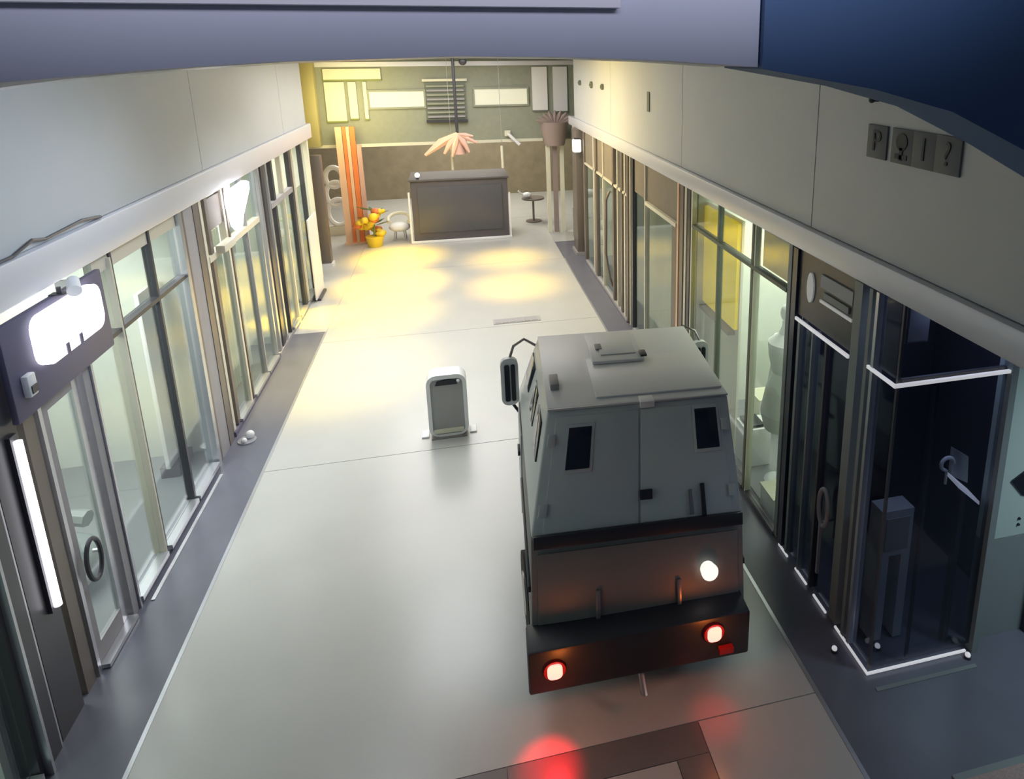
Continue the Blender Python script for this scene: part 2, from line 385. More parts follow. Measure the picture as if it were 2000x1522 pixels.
# goods in the near left shop
pn = thing('room_divider', 'bright white tall panel behind the third pane of near left shop', 'divider', (-4.3, 9.9, 0))
box('board', (-4.4, -4.34, 10.1, 10.75, .2, 2.9), M['white'], pn, .01); box('foot', (-4.5, -4.25, 10.15, 10.7, .031, .2), M['dark'], pn)
st = thing('lounge_chair', 'rounded grey tub chair behind the lower glass of near left shop', 'chair', (-4.7, 8.1, 0))
bm = bmesh.new(); bm_ball(bm, (-4.75, 8.05, .38), .40, 1, 1, .6, 24); obj('seat', bm, M['greypan'], st, True)
bm = bmesh.new()
bm_tube(bm, [(-4.75+.42*math.cos(a), 8.05+.42*math.sin(a), .62+.1*math.cos(a/2-2)) for a in [1.2+k*.28 for k in range(15)]], .1); obj('backrest', bm, M['greypan'], st, True)
bm = bmesh.new(); bm_cyl(bm, (-4.75, 8.05, .03), (-4.75, 8.05, .25), .25, .1); obj('base', bm, M['alu'], st)
cn = thing('display_shelf', 'pale wall shelf unit at the back of near left shop', 'shelf', (-6.6, 8.4, 0))
box('side_panel', (-6.88, -6.5, 7.0, 7.05, .03, 2.3), M['white'], cn); box('side_panel', (-6.88, -6.5, 9.8, 9.85, .03, 2.3), M['white'], cn)
for z in (.4, 1.0, 1.6, 2.2): box('shelf', (-6.88, -6.5, 7.05, 9.8, z, z+.04), M['white'], cn)

# ---- left, second shop
room('left_middle', 'left', XL, -6.6, 11.15, 15.2, 3.95, 110, (1, 1, .92))
B = thing('glazed_shopfront', 'second shopfront on the left with stacked bronze frames and white blob sign', 'shopfront', (XL, 13, 0))
for y, wd, m_ in ((11.25, .10, 'creamf'), (11.5, .12, 'bronze'), (12.28, .08, 'creamf'), (12.42, .06, 'bronze'), (13.4, .05, 'grey'), (14.25, .07, 'alu')):
    post(B, XL, y, wd, .1, 3.95, M[m_])
for a, b in ((11.56, 12.24), (12.45, 13.37), (13.43, 14.2)):
    pane(B, XL, a, b, .14, 2.92); rail(B, XL+.03, a, b, .08, .05, M['alu'], .12, 'sill_rail')
rail(B, XL, 11.3, 14.2, 2.95, .10, M['creamf'], .12); rail(B, XL, 11.56, 12.24, 3.4, .5, M['bronze'], .05, 'head_panel')
pane(B, XL, 12.45, 14.2, 3.06, 3.95)
box('plinth', (-3.95, -3.78, 11.2, 14.3, 0, .08), M['purple'], B)
box('junction_box', (-3.8, -3.66, 11.62, 12.2, 3.02, 3.14), M['creamf'], B, .01)
s2 = thing('blob_sign', 'glowing white shield shaped sign over the second left shop', 'sign', (-3.7, 13.2, 3.2))
bm = bmesh.new(); bm_prism(bm, [(12.17, 3.90), (12.13, 3.72), (12.21, 3.5), (12.29, 3.3), (12.45, 3.2), (12.60, 3.22), (12.75, 3.4), (13.05, 3.6), (13.27, 3.75), (13.31, 3.88), (13.15, 3.93)], 0, -3.73, -3.64)
obj('light_box', bm, M['whitelit'], s2)
box('bracket', (-3.8, -3.73, 12.5, 12.9, 3.6, 3.7), M['dark'], s2)
cu = thing('white_ornament', 'small white floor ornament on the dark left border by the second shop', 'ornament', (-3.6, 11.1, 0))
bm = bmesh.new(); bm_ball(bm, (-3.55, 11.1, .07), .07); bm_ball(bm, (-3.6, 10.95, .05), .045); obj('balls', bm, M['white'], cu, True)
bm = bmesh.new(); bm_cyl(bm, (-3.58, 11.03, 0.001), (-3.58, 11.03, .02), .14); obj('base', bm, M['alu'], cu)
for k, (y, m_) in enumerate(((12.0, 'white'), (13.0, 'blindg'), (13.8, 'white'))):
    t = thing('curtain_panel', ('tall white curtain behind first pane of second left shop', 'greenish curtain behind middle pane of second left shop', 'tall white curtain behind last pane of second left shop')[k], 'curtain', (-4.3, y, 0))
    bm = bmesh.new()
    for j in range(5): bm_cyl(bm, (-4.3, y-.24+j*.12, .05), (-4.3, y-.24+j*.12, 3.1), .06, seg=10)
    obj('cloth', bm, M[m_], t, True); bm = bmesh.new(); bm_cyl(bm, (-4.3, y-.35, 3.13), (-4.3, y+.35, 3.13), .02); obj('rod', bm, M['alu'], t)

# ---- left, third shop
room('left_far', 'left', XL, -6.4, 15.2, 19.8, 3.95, 110, (1, .98, .85))
D = thing('glazed_shopfront', 'farthest shopfront on the left beside the white banner', 'shopfront', (XL, 17, 0))
for y, wd, m_ in ((14.55, .12, 'alu'), (14.85, .22, 'dark'), (15.15, .12, 'alu'), (15.6, .14, 'dark'), (16.4, .08, 'creamf'), (17.3, .2, 'dark'), (17.6, .08, 'creamf'), (18.6, .12, 'dark'), (19.5, .14, 'cream')):
    post(D, XL, y, wd, .1, 3.95, M[m_])
for a, b in ((15.68, 16.35), (16.45, 17.2), (17.65, 18.5)):
    pane(D, XL, a, b, .14, 2.95); rail(D, XL+.03, a, b, .08, .06, M['alu'], .12, 'sill_rail')
rail(D, XL, 15.2, 17.2, 2.98, .12, M['grey'], .12)
box('plinth', (-3.95, -3.79, 14.4, 19.5, 0, .08), M['grey'], D)
bn = thing('banner', 'tall white banner stand at the far end of left shops', 'banner', (-3.62, 18.3, 0))
box('sheet', (-3.68, -3.65, 17.7, 18.75, .06, 2.15), M['white'], bn); box('foot', (-3.74, -3.58, 17.8, 18.65, .001, .06), M['dark'], bn)
wsx = thing('room_divider', 'white upright panel inside the farthest left shop', 'divider', (-4.3, 16.0, 0))
box('board', (-4.4, -4.34, 15.75, 16.2, .2, 2.6), M['white'], wsx, .01); box('foot', (-4.5, -4.25, 15.8, 16.15, .03, .2), M['dark'], wsx)

# ---- left end column
cl = thing('dark_column', 'brown square column standing at the far left arcade corner', 'column', (-3.95, 21, 0))
box('shaft', (-4.08, -3.78, 20.85, 21.15, .12, 3.34), M['bronze'], cl, .01); box('base', (-4.12, -3.74, 20.81, 21.19, 0, .12), M['white'], cl)
co = thing('olive_column', 'olive upper column rising above the brown far left column', 'column', (-4.4, 23.4, 3.3))
box('shaft', (-4.55, -4.15, 23.3, 23.7, 3.3, 6.2), mat('mustard_paint', (.34, .30, .13), .6), co, .01)

# ------------------------------------------------------------------ right shops
# dark corner shop
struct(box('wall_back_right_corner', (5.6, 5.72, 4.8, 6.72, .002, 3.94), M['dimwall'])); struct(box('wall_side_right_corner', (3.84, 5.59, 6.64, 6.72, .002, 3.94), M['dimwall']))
E_ = thing('corner_shopfront', 'dark glass corner shopfront on the right edged with white light lines', 'shopfront', (XR, 5.5, 0))
for y, wd, m_, z1 in ((6.66, .10, 'navy', 3.92), (6.5, .05, 'greypan', 3.1), (6.2, .03, 'greypan', 3.1), (5.92, .04, 'dark', 3.1), (5.42, .13, 'greypan', 3.92), (5.22, .05, 'greypan', 3.92), (5.12, .04, 'alu', 3.92)):
    post(E_, XR, y, wd, .06, z1, M[m_])
pane(E_, XR, 5.49, 6.6, .08, 3.08, GD); pane(E_, XR, 4.83, 5.08, .08, 3.12, GD); pane(E_, XR, 4.83, 5.08, 3.2, 3.92, GD)
box('head_panel', (3.68, 3.74, 5.5, 6.6, 3.16, 3.92), M['dark'], E_)
rail(E_, XR-.05, 5.50, 6.58, 3.10, .035, M['led'], .025, 'light_line'); rail(E_, XR-.05, 4.78, 5.18, 3.15, .03, M['led'], .025, 'light_line')
box('light_line', (3.637, 4.86, 4.75, 4.778, 3.15, 3.18), M['led'], E_)
for a, b in ((6.45, 6.68), (5.98, 6.25), (5.55, 5.82), (4.77, 5.36)): rail(E_, XR-.04, a, b, .02, .022, M['led'], .02, 'light_line')
box('light_line', (3.65, 4.80, 4.75, 4.77, .02, .042), M['led'], E_)
box('glass_pane', (3.72, 4.86, 4.79, 4.802, .08, 3.12), GD, E_); box('glass_pane', (3.72, 4.86, 4.79, 4.802, 3.2, 3.93), GD, E_)
box('corner_post', (3.69, 3.715, 4.785, 4.81, .06, 3.92), M['dark'], E_)
box('corner_post', (4.865, 4.94, 4.74, 4.84, 0, 3.92), M['greypan'], E_)
box('floor_guide', (3.66, 4.8, 4.58, 4.62, .002, .01), M['greypan'], E_)
box('transom', (3.75, 4.86, 4.804, 4.83, 3.12, 3.2), M['dark'], E_)
box('mullion', (4.12, 4.15, 4.804, 4.83, .06, 3.12), M['dark'], E_)
ring(E_, 'handle', (5.66, 1.30), .09, .22, .022, M['grey'], 3.60)
post(E_, 3.60, 5.69, .03, .45, 1.08, M['grey'], .03, 'handle_bar')
bm = bmesh.new(); bm_cyl(bm, (3.6, 5.69, 1.1), (3.69, 5.69, 1.1), .012); obj('handle_stem', bm, M['grey'], E_)
sg = thing('shop_sign', 'white oval and two text bars on the dark panel over corner shop door', 'sign', (3.62, 6.0, 3.5))
bm = bmesh.new(); bm_prism(bm, [(6.33+.07*math.cos(t*PI/10), 3.56+.17*math.sin(t*PI/10)) for t in range(20)], 0, 3.66, 3.679); obj('oval', bm, mat('sign_white', (.5, .52, .52), .5, emit=.25), sg)
box('text_bar', (3.66, 3.679, 5.52, 6.12, 3.64, 3.78), M['poster'], sg); box('text_bar', (3.66, 3.679, 5.52, 6.12, 3.47, 3.50), mat('bar_white', (.5, .5, .5), .5, emit=.35), sg)
box('text_bar', (3.66, 3.679, 5.58, 6.05, 3.53, 3.60), M['greypan'], sg)
# inside the corner shop
pt = thing('poster', 'small grey poster hanging high inside the dark corner shop', 'poster', (3.97, 4.96, 3.46))
box('sheet', (3.88, 4.08, 4.95, 4.96, 3.48, 3.84), M['poster'], pt); box('border', (3.86, 4.10, 4.962, 4.97, 3.46, 3.86), M['grey'], pt)
for k in range(3):
    bm = bmesh.new(); bm_ball(bm, (4.58+k*.09, 5.0, 3.02+.03*(k == 1)), .02); o = obj('pin_light', bm, M['led'])
    tag(o, ('tiny white pin light in the dark corner shop, nearest the aisle', 'tiny white pin light in the dark corner shop, middle and highest of three', 'tiny white pin light in the dark corner shop, nearest the mint wall')[k], 'lamp', 'pin lights in the dark corner shop')
ks = thing('plinth_stand', 'grey arch shaped stand inside the dark corner shop', 'stand', (4.25, 5.2, 0))
bm = bmesh.new(); bm_prism(bm, [(3.92, .02), (3.92, 1.58), (4.28, 1.58), (4.28, .02), (4.18, .02), (4.18, 1.05), (4.04, 1.05), (4.04, .02)], 1, 5.1, 5.3)
obj('frame', bm, M['poster'], ks); box('screen', (3.97, 4.23, 5.085, 5.099, 1.12, 1.50), M['greypan'], ks)
wt = thing('white_trinket', 'small white curled trinket on display in the dark corner shop', 'ornament', (4.55, 4.95, 2.0))
bm = bmesh.new(); bm_tube(bm, [(4.47+.07*math.cos(a), 4.95, 2.14+.07*math.sin(a)) for a in [k*.45 for k in range(11)]], .018); bm_cyl(bm, (4.47, 4.95, 1.92), (4.47, 4.95, 2.07), .012); obj('curl', bm, M['white'], wt, True)
lp = thing('display_tray', 'white tilted tray with grey back panel in the corner shop window', 'tray', (4.75, 4.85, 1.7))
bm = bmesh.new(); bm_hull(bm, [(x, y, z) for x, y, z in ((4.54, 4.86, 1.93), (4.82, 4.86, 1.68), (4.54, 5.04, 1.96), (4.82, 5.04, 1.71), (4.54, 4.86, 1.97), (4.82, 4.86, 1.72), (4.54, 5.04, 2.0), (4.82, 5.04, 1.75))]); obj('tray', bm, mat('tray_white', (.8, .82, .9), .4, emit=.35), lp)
bm = bmesh.new(); bm_hull(bm, [(4.62, 5.05, 1.92), (4.83, 5.05, 1.80), (4.62, 5.08, 2.22), (4.83, 5.08, 2.08), (4.62, 5.09, 1.92), (4.83, 5.09, 1.80), (4.62, 5.10, 2.22), (4.83, 5.10, 2.08)]); obj('back_panel', bm, M['poster'], lp)
box('stand', (4.65, 4.71, 4.92, 4.98, .002, 1.82), M['dark'], lp)
for k, (x, y, z) in enumerate(((3.95, 5.02, .05), (4.78, 4.70, .05), (3.5, 5.1, 0.0))):
    o = thing('floor_spot', ('small white floor spot behind the corner shop glass', 'small white floor spot at the far end of corner shop light line', 'small white floor spot on the dark floor before the corner shop')[k], 'lamp', (x, y, z))
    bm = bmesh.new(); bm_cyl(bm, (x, y, .002), (x, y, .03), .035); obj('collar', bm, M['dark'], o)
    bm = bmesh.new(); bm_ball(bm, (x, y, .04), .028); obj('lens', bm, M['led'], o, True)
# mint panel wall beyond the corner
rw = sroot('wall_right_corner')
box('wall_panel', (4.95, 7.5, 4.88, 4.98, 1.22, 3.9), M['mint'], rw, label='pale mint upper panel'); box('wall_panel', (4.95, 7.5, 4.88, 4.98, 0.002, 1.21), M['greypan'], rw, label='grey lower panel')
ws = thing('wall_sign', 'dark angular mark on the mint wall at the right edge', 'sign', (5.5, 4.8, 1.9))
bm = bmesh.new(); bm_prism(bm, [(5.18, 1.88), (5.34, 1.98), (5.6, 2.05), (5.6, 1.62), (5.34, 1.70)], 1, 4.86, 4.879); obj('mark', bm, M['black'], ws)
for k in range(2):
    bm = bmesh.new(); bm_cyl(bm, (5.35, 4.879, 1.42-.07*k), (5.35, 4.865, 1.42-.07*k), .014); obj('dot', bm, M['black'], ws)
fm = thing('door_mat', 'pinkish speckled mat in the bottom right corner of the hall', 'mat', (4.6, 3.3, 0))
box('pile', (3.86, 5.6, 2.4, 3.66, .002, .03), M['mat'], fm, .008); box('edging', (3.80, 5.65, 2.35, 3.72, .0015, .018), M['greypan'], fm)

# yellow shop
room('right_yellow', 'right', XR, 6.9, 6.72, 10.35, 3.9, 140, (.96, 1, .88))
Y_ = thing('glazed_shopfront', 'bright glass shopfront on the right with yellow panel behind', 'shopfront', (XR, 8.5, 0))
for y, wd, m_ in ((10.28, .12, 'dark'), (10.14, .06, 'cream'), (9.0, .05, 'louver'), (7.82, .05, 'louver'), (7.74, .03, 'cream'), (6.8, .08, 'greypan')):
    post(Y_, XR, y, wd, .06, 3.93, M[m_], .08)
rail(Y_, XR, 6.84, 10.1, 3.33, .05, M['louver'], .1)
for a, b in ((6.84, 7.72), (7.85, 8.97), (9.03, 10.1)):
    pane(Y_, XR, a, b, .1, 3.32); pane(Y_, XR, a, b, 3.39, 3.9); rail(Y_, XR, a, b, .04, .05, M['dark'], .1, 'sill_rail')
box('blank_panel', (3.75, 3.79, 6.86, 7.68, 3.40, 3.9), M['green'], Y_)
yp = thing('yellow_light_wall', 'large glowing yellow panel over shelf inside bright right shop', 'panel', (3.95, 9.4, 0))
box('light_panel', (3.90, 3.96, 8.85, 10.2, 2.02, 3.66), M['yellow'], yp, .01); box('frame', (3.961, 4.0, 8.82, 10.24, .031, 3.70), M['cream'], yp)
box('shelf', (3.84, 3.96, 8.95, 10.2, 1.90, 1.96), M['bronze'], yp)
# dress form
df = thing('dress_form', 'pale dress form on stand behind the pane next to dark corner shop', 'mannequin', (4.25, 7.9, 0))
bm = bmesh.new()
prof_ = [(.9, .24), (1.15, .30), (1.5, .24), (1.75, .16), (2.0, .22), (2.2, .24), (2.32, .10), (2.42, .06), (2.5, .055)]
for (z0, a), (z1, b) in zip(prof_[:-1], prof_[1:]): bm_cyl(bm, (4.25, 7.90, z0), (4.25, 7.90, z1), a, b, 20)
bmesh.ops.remove_doubles(bm, verts=bm.verts, dist=.002); obj('torso', bm, M['white'], df, True)
bm = bmesh.new(); bm_ball(bm, (4.25, 7.90, 2.62), .11, .8, .9, 1.15); obj('head', bm, M['white'], df, True)
bm = bmesh.new(); bm_cyl(bm, (4.25, 7.90, .05), (4.25, 7.90, .95), .025); obj('pole', bm, M['alu'], df); bm = bmesh.new(); bm_cyl(bm, (4.25, 7.90, .03), (4.25, 7.90, .05), .2, seg=24); obj('base', bm, M['alu'], df)
bm = bmesh.new()
for s in (-1, 1): bm_tube(bm, [(4.25, 7.90+s*.22, 2.2), (4.28, 7.9+s*.30, 2.0), (4.25, 7.9+s*.31, 1.7), (4.18, 7.9+s*.27, 1.45)], [.06, .05, .045, .035])
obj('arms', bm, M['white'], df, True)
for k, (x, y, z0, h) in enumerate(((4.12, 8.5, .031, .62), (3.98, 7.3, .031, .3), (4.7, 9.3, .031, .6), (5.2, 8.0, .031, .45))):
    t = thing('display_cube', ('white display cube topped with black tray in bright right shop', 'low white display cube nearest the dark corner shop', 'white display cube standing deepest behind the yellow light wall', 'white display cube deep in the bright right shop behind the dress form')[k], 'display stand', (x, y, z0), 'display cubes in the bright right shop')
    box('body', (x-.2, x+.2, y-.2, y+.2, z0, z0+h), M['white'], t, .015)
    if k == 0: box('tray', (x-.16, x+.1, y-.16, y+.16, z0+h+.001, z0+h+.05), M['black'], t, .01)
    else: box('top_plate', (x-.21, x+.21, y-.21, y+.21, z0+h+.001, z0+h+.02), M['cream'], t)

# blinds shop
room('right_blinds', 'right', XR, 6.4, 10.4, 14.2, 3.9, 25, (1, .95, .8))
BL = thing('glazed_shopfront', 'right shopfront with brown head panel and cream vertical blinds', 'shopfront', (XR, 12.4, 0))
for y, wd, m_ in ((10.42, .10, 'creamf'), (10.62, .16, 'bronze'), (10.82, .08, 'peach'), (12.9, .05, 'creamf'), (13.9, .10, 'dark'), (14.1, .06, 'creamf')):
    post(BL, XR, y, wd, .06, 3.93, M[m_])
box('head_panel', (3.69, 3.75, 10.88, 13.84, 3.22, 3.93), M['upper'], BL); rail(BL, XR-.02, 10.88, 12.86, 3.14, .07, M['cream'], .1)
box('side_panel', (3.69, 3.75, 10.88, 11.25, .1, 3.14), M['upper'], BL)
pane(BL, XR, 11.27, 12.86, .1, 3.12); pane(BL, XR, 12.93, 13.84, .1, 3.2); box('sill_rail', (3.64, 3.76, 10.88, 13.84, .02, .1), M['grey'], BL)
vb = thing('vertical_blinds', 'cream and greenish vertical blinds behind the glass of brown headed right shop', 'blinds', (3.9, 12.4, 0))
box('head_rail', (3.86, 3.94, 11.3, 13.8, 3.06, 3.12), M['cream'], vb)
for k in range(14):
    y = 11.4+k*.175; bm = bmesh.new(); bm_box(bm, -.004, .004, -.075, .075, .03, 3.05)
    bmesh.ops.transform(bm, matrix=Matrix.Translation((3.9, y, 0)) @ Matrix.Rotation(.35, 4, 'Z'), verts=bm.verts)
    obj('slat', bm, M['blind'] if k % 3 else M['blindg'], vb)

# door shop
room('right_door', 'right', XR, 6.2, 14.3, 19.9, 3.9, 35, (1, .93, .8))
DR = thing('glazed_shopfront', 'far right shopfront with looped door handle and tall bronze posts', 'shopfront', (XR, 17, 0))
for y, wd, m_ in ((14.35, .12, 'bronze'), (14.6, .1, 'creamf'), (14.9, .14, 'bronze'), (15.3, .08, 'creamf'), (15.75, .14, 'bronze'), (16.9, .07, 'creamf'), (17.8, .18, 'bronze'), (18.1, .08, 'creamf'), (19.5, .2, 'bronze')):
    post(DR, XR, y, wd, .06, 3.93, M[m_])
for a, b in ((15.83, 16.86), (16.94, 17.7), (18.15, 19.4)):
    pane(DR, XR, a, b, .1, 3.0); box('head_panel', (3.69, 3.74, a, b, 3.06, 3.93), M['upper'], DR)
rail(DR, XR, 14.4, 19.4, 3.0, .05, M['creamf'], .1); box('sill_rail', (3.64, 3.76, 14.4, 19.4, .02, .09), M['grey'], DR)
bm = bmesh.new(); bm_tube(bm, [(3.66, 16.15, 2.8), (3.56, 16.1, 2.6), (3.54, 16.1, 1.2), (3.56, 16.0, .9), (3.6, 15.9, .6), (3.66, 15.88, .4)], .035); obj('door_handle', bm, M['bronze'], DR, True)
wp = thing('white_statuette', 'white knobbly figure stand inside the far right shop glass', 'ornament', (4.0, 18.8, 0))
bm = bmesh.new(); bm_box(bm, 3.85, 4.15, 18.65, 18.95, .03, .7, .02); obj('pedestal', bm, M['white'], wp)
bm = bmesh.new(); bm_ball(bm, (4, 18.8, .95), .2, 1, 1, 1.2); bm_ball(bm, (4, 18.8, 1.3), .15); bm_ball(bm, (3.95, 18.8, 1.52), .09); obj('figure', bm, M['white'], wp, True)
dp = thing('dark_column', 'brown column with a white lantern at far end of right shops', 'column', (3.6, 20.6, 0))
box('shaft', (3.55, 3.85, 20.2, 20.9, .1, 3.93), M['bronze'], dp, .01); box('base', (3.5, 3.88, 20.15, 20.95, 0, .1), M['grey'], dp)
ln = thing('wall_lantern', 'white square lantern on the brown far right column', 'lamp', (3.5, 20.0, 3.2))
bm = bmesh.new(); bm_box(bm, 3.42, 3.66, 19.85, 20.12, 3.28, 3.66, .04); obj('shade', bm, mat('lantern', (.9, .9, .85), .5, emit=.8), ln, True); box('cap', (3.46, 3.62, 19.9, 20.07, 3.665, 3.70), M['dark'], ln)

# marks on the upper walls
for k, (y, g) in enumerate(((5.42, 'P'), (5.06, '\u2716'), (4.78, '1'), (4.50, '?'))):
    t = thing('pictogram_sign', ('dark square pictogram sign with a letter P, first on the right wall', 'dark square sign with round figure, second on the right wall', 'dark square sign with a single stroke, third on the right wall', 'dark square sign with a hooked mark, last on the right wall')[k], 'sign', (3.70, y, 5.1), 'pictogram signs on the right upper wall')
    box('plate', (3.70, 3.719, y-.155+.0*k, y+.135, 5.10, 5.40), M['signsq'], t, .004)
    Mx = Matrix.Translation((3.695, y-.01, 5.25)) @ Matrix.Rotation(-PI/2, 4, 'Z') @ Matrix.Rotation(PI/2, 4, 'X')
    if k == 1:
        bm = bmesh.new(); bm_cyl(bm, (3.699, y-.01, 5.29), (3.692, y-.01, 5.29), .075, seg=20); bm_box(bm, 3.692, 3.699, y-.09, y+.07, 5.14, 5.18); bm_box(bm, 3.692, 3.699, y-.03, y+.01, 5.13, 5.24)
    else: bm = text_bm(g, .27, .003, Mx)
    obj('glyph', bm, M['glyph'], t)
for k, y in enumerate((20.1, 18.4, 17.0)):
    bm = bmesh.new(); bm_cyl(bm, (3.719, y, 5.3), (3.66, y, 5.3), .09 if k == 1 else .075, seg=14); bm_cyl(bm, (3.66, y, 5.3), (3.64, y, 5.3), .04, seg=10)
    tag(obj('wall_socket', bm, M['louver']), ('dark round fitting on the far right wall, farthest of three', 'larger dark round fitting in the middle of three on right wall', 'dark round fitting on the far right wall, nearest of three')[k], 'fitting', 'three round fittings on the far right wall')
o = box('wall_vent', (3.70, 3.719, 12.8, 12.95, 4.98, 5.36), M['louver']); tag(o, 'narrow dark vertical slot on the far right upper wall', 'vent')
sk = thing('sprinkler_head', 'tiny dark sprinkler head high on the right wall above the signs', 'sprinkler', (3.68, 5.45, 5.6))
bm = bmesh.new(); bm_cyl(bm, (3.719, 5.46, 5.62), (3.66, 5.46, 5.62), .018); obj('pipe', bm, M['dark'], sk); bm = bmesh.new(); bm_ball(bm, (3.65, 5.46, 5.62), .028); obj('head', bm, M['glyph'], sk, True)
# loose cable on the left fascia
bm = bmesh.new(); bm_tube(bm, [(-3.78, 6.2, 4.37), (-3.77, 6.7, 4.37), (-3.76, 7.0, 4.44), (-3.76, 7.2, 4.40), (-3.77, 7.9, 4.42), (-3.78, 8.3, 4.37)], .016)
tag(obj('loose_cable', bm, M['dark']), 'thin dark cable lying along top of the left fascia', 'cable')

# ------------------------------------------------------------------ far hall
bh = sroot('wall_bulkhead', (0, 24, 3.2))
box('bulkhead', (-6, 6, 24.1, 24.5, 3.2, 6.2), M['green'], bh)
box('lower_edge', (-6, 3.05, 24.04, 24.1, 3.17, 3.27), M['cream'], bh, label='pale lower edge'); box('lower_edge', (3.06, 6, 24.04, 24.1, 3.3, 3.4), M['green'], bh)
box('top_edge', (-6, 6, 24.0, 24.1, 5.78, 5.93), M['fascia'], bh, label='pale upper trim')
struct(box('wall_back', (-7, 7, 31, 31.3, 0, 6.2), M['brown']))
struct(box('wall_hall_left', (-6.3, -6.0, 19.9, 31, 0, 6.2), M['brown'])); struct(box('wall_hall_right', (6.0, 6.3, 22.0, 31, 0, 6.2), M['green']))
for n, (a, b, z0, z1, lab) in enumerate(((-2.63, -.90, 4.46, 4.97, 'left'), (.77, 2.55, 4.47, 5.0, 'right'))):
    r = sroot('window_%d' % (n+1), ((a+b)/2, 24.05, z0))
    box('lit_pane', (a, b, 24.06, 24.099, z0, z1), M['winlit'], r)
    for (p, q, s, t) in ((a-.06, a, z0-.06, z1+.06), (b, b+.06, z0-.06, z1+.06)): box('window_frame', (p, q, 24.02, 24.099, s, t), M['green'], r)
    box('window_frame', (a, b, 24.02, 24.099, z1, z1+.06), M['green'], r); box('window_frame', (a, b, 24.02, 24.099, z0-.06, z0), M['green'], r)
lv = thing('louvre_panel', 'grey louvred vent panel between the two lit strips on sage bulkhead', 'vent', (-.17, 24, 3.95))
box('backing', (-.86, .48, 24.05, 24.099, 4.0, 5.27), M['louver'], lv)
for k in range(8): box('slat', (-.80, .42, 23.97, 24.045, 4.08+k*.145, 4.14+k*.145), M['green'] if k % 2 else M['grey'], lv)
box('head', (-.92, .54, 23.95, 24.04, 5.28, 5.36), M['cream'], lv); box('sill', (-.86, .50, 23.93, 24.04, 3.92, 4.0), M['dark'], lv)
for n, (a, b, z0, z1) in enumerate(((-4.0, -3.36, 4.05, 5.3), (-3.28, -3.0, 4.12, 5.3), (-4.0, -2.2, 5.38, 5.72), (-2.82, -2.68, 4.1, 5.3), (-5.0, -4.62, 4.1, 5.5), (2.72, 3.28, 4.25, 5.72), (3.45, 3.98, 4.2, 5.72))):
    lb = ('broad cream blind on the far left of bulkhead', 'narrow cream blind beside the broad one', 'cream valance above the left blinds', 'thin cream strip left of the lit strip', 'cream blind behind the olive column', 'pale tall blind on right side of bulkhead', 'pale tall blind farthest right on bulkhead')[n]
    t = thing('window_blind', lb, 'blind', ((a+b)/2, 24.05, z0))
    box('sheet', (a+.015, b-.015, 24.03, 24.07, z0, z1), M['white'] if n > 4 else M['cream'], t); box('bottom_bar', (a, b, 24.02, 24.09, z0-.05, z0-.001), M['louver'] if n > 4 else M['leaf'], t)

kk = thing('dark_kiosk', 'dark square kiosk with white base in the middle of far hall', 'kiosk', (.07, 23.5, 0))
box('body', (-1.5, 1.66, 22.98, 24.6, .08, 2.1), M['kiosk'], kk, .02); box('front_panel', (-1.30, 1.46, 22.94, 22.979, .35, 1.9), M['kioskin'], kk, .005)
box('base', (-1.6, 1.74, 22.9, 24.7, 0, .08), M['white'], kk, .01); box('edge_strip', (-1.6, -1.54, 22.93, 22.975, .08, 1.75), M['white'], kk); box('edge_strip', (1.68, 1.73, 22.93, 22.975, .08, 1.6), M['white'], kk)
box('counter_top', (-1.55, 1.7, 22.92, 24.65, 2.1, 2.16), M['kiosk'], kk, .01)
kl = thing('globe_lamp', 'small white globe lamp on left end of the dark kiosk', 'lamp', (-1.3, 23.1, 2.16))
bm = bmesh.new(); bm_ball(bm, (-1.26, 23.1, 2.29), .085); obj('globe', bm, mat('globe', (1, 1, 1), .4, emit=.8), kl, True); bm = bmesh.new(); bm_cyl(bm, (-1.26, 23.1, 2.161), (-1.26, 23.1, 2.22), .05); obj('foot', bm, M['dark'], kl)
# hanging pole with star canopy
pc = thing('hanging_canopy', 'pink star shaped canopy hanging from a dark pole above the kiosk', 'canopy', (0, 23.4, 3.0))
bm = bmesh.new(); bm_cyl(bm, (.11, 22.9, 3.2), (.11, 22.9, 6.2), .05); obj('pole', bm, M['dark'], pc, True)
bm = bmesh.new(); bm_cyl(bm, (.11, 22.9, 2.98), (.11, 22.9, 3.6), .26, .10, 12); obj('hub', bm, M['pink'], pc, True)
for (dx, dz, w_) in ((-1.05, -.62, .10), (-.75, -.40, .08), (-.45, -.6, .08), (.35, -.58, .07), (.62, -.28, .06), (.5, -.05, .05), (-.2, -.7, .08)):
    bm = bmesh.new(); bm_tube(bm, [(.11, 22.85, 3.62), (.11+dx*.5, 22.72, 3.62+dz*.40), (.11+dx, 22.62, 3.62+dz)], [w_*.8, w_*1.5, w_*.5]); obj('arm', bm, M['peach'] if dx < 0 else M['pink'], pc, True)
# camera fixture near the pole top
cf = thing('ceiling_camera', 'small dark camera hanging from ceiling beside the pole', 'camera', (.42, 22.9, 5.8))
bm = bmesh.new(); bm_ball(bm, (.42, 22.9, 5.93), .13); obj('dome', bm, M['dark'], cf, True); bm = bmesh.new(); bm_cyl(bm, (.42, 22.9, 6.0), (.42, 22.9, 6.2), .16, .3); obj('mount', bm, M['louver'], cf)
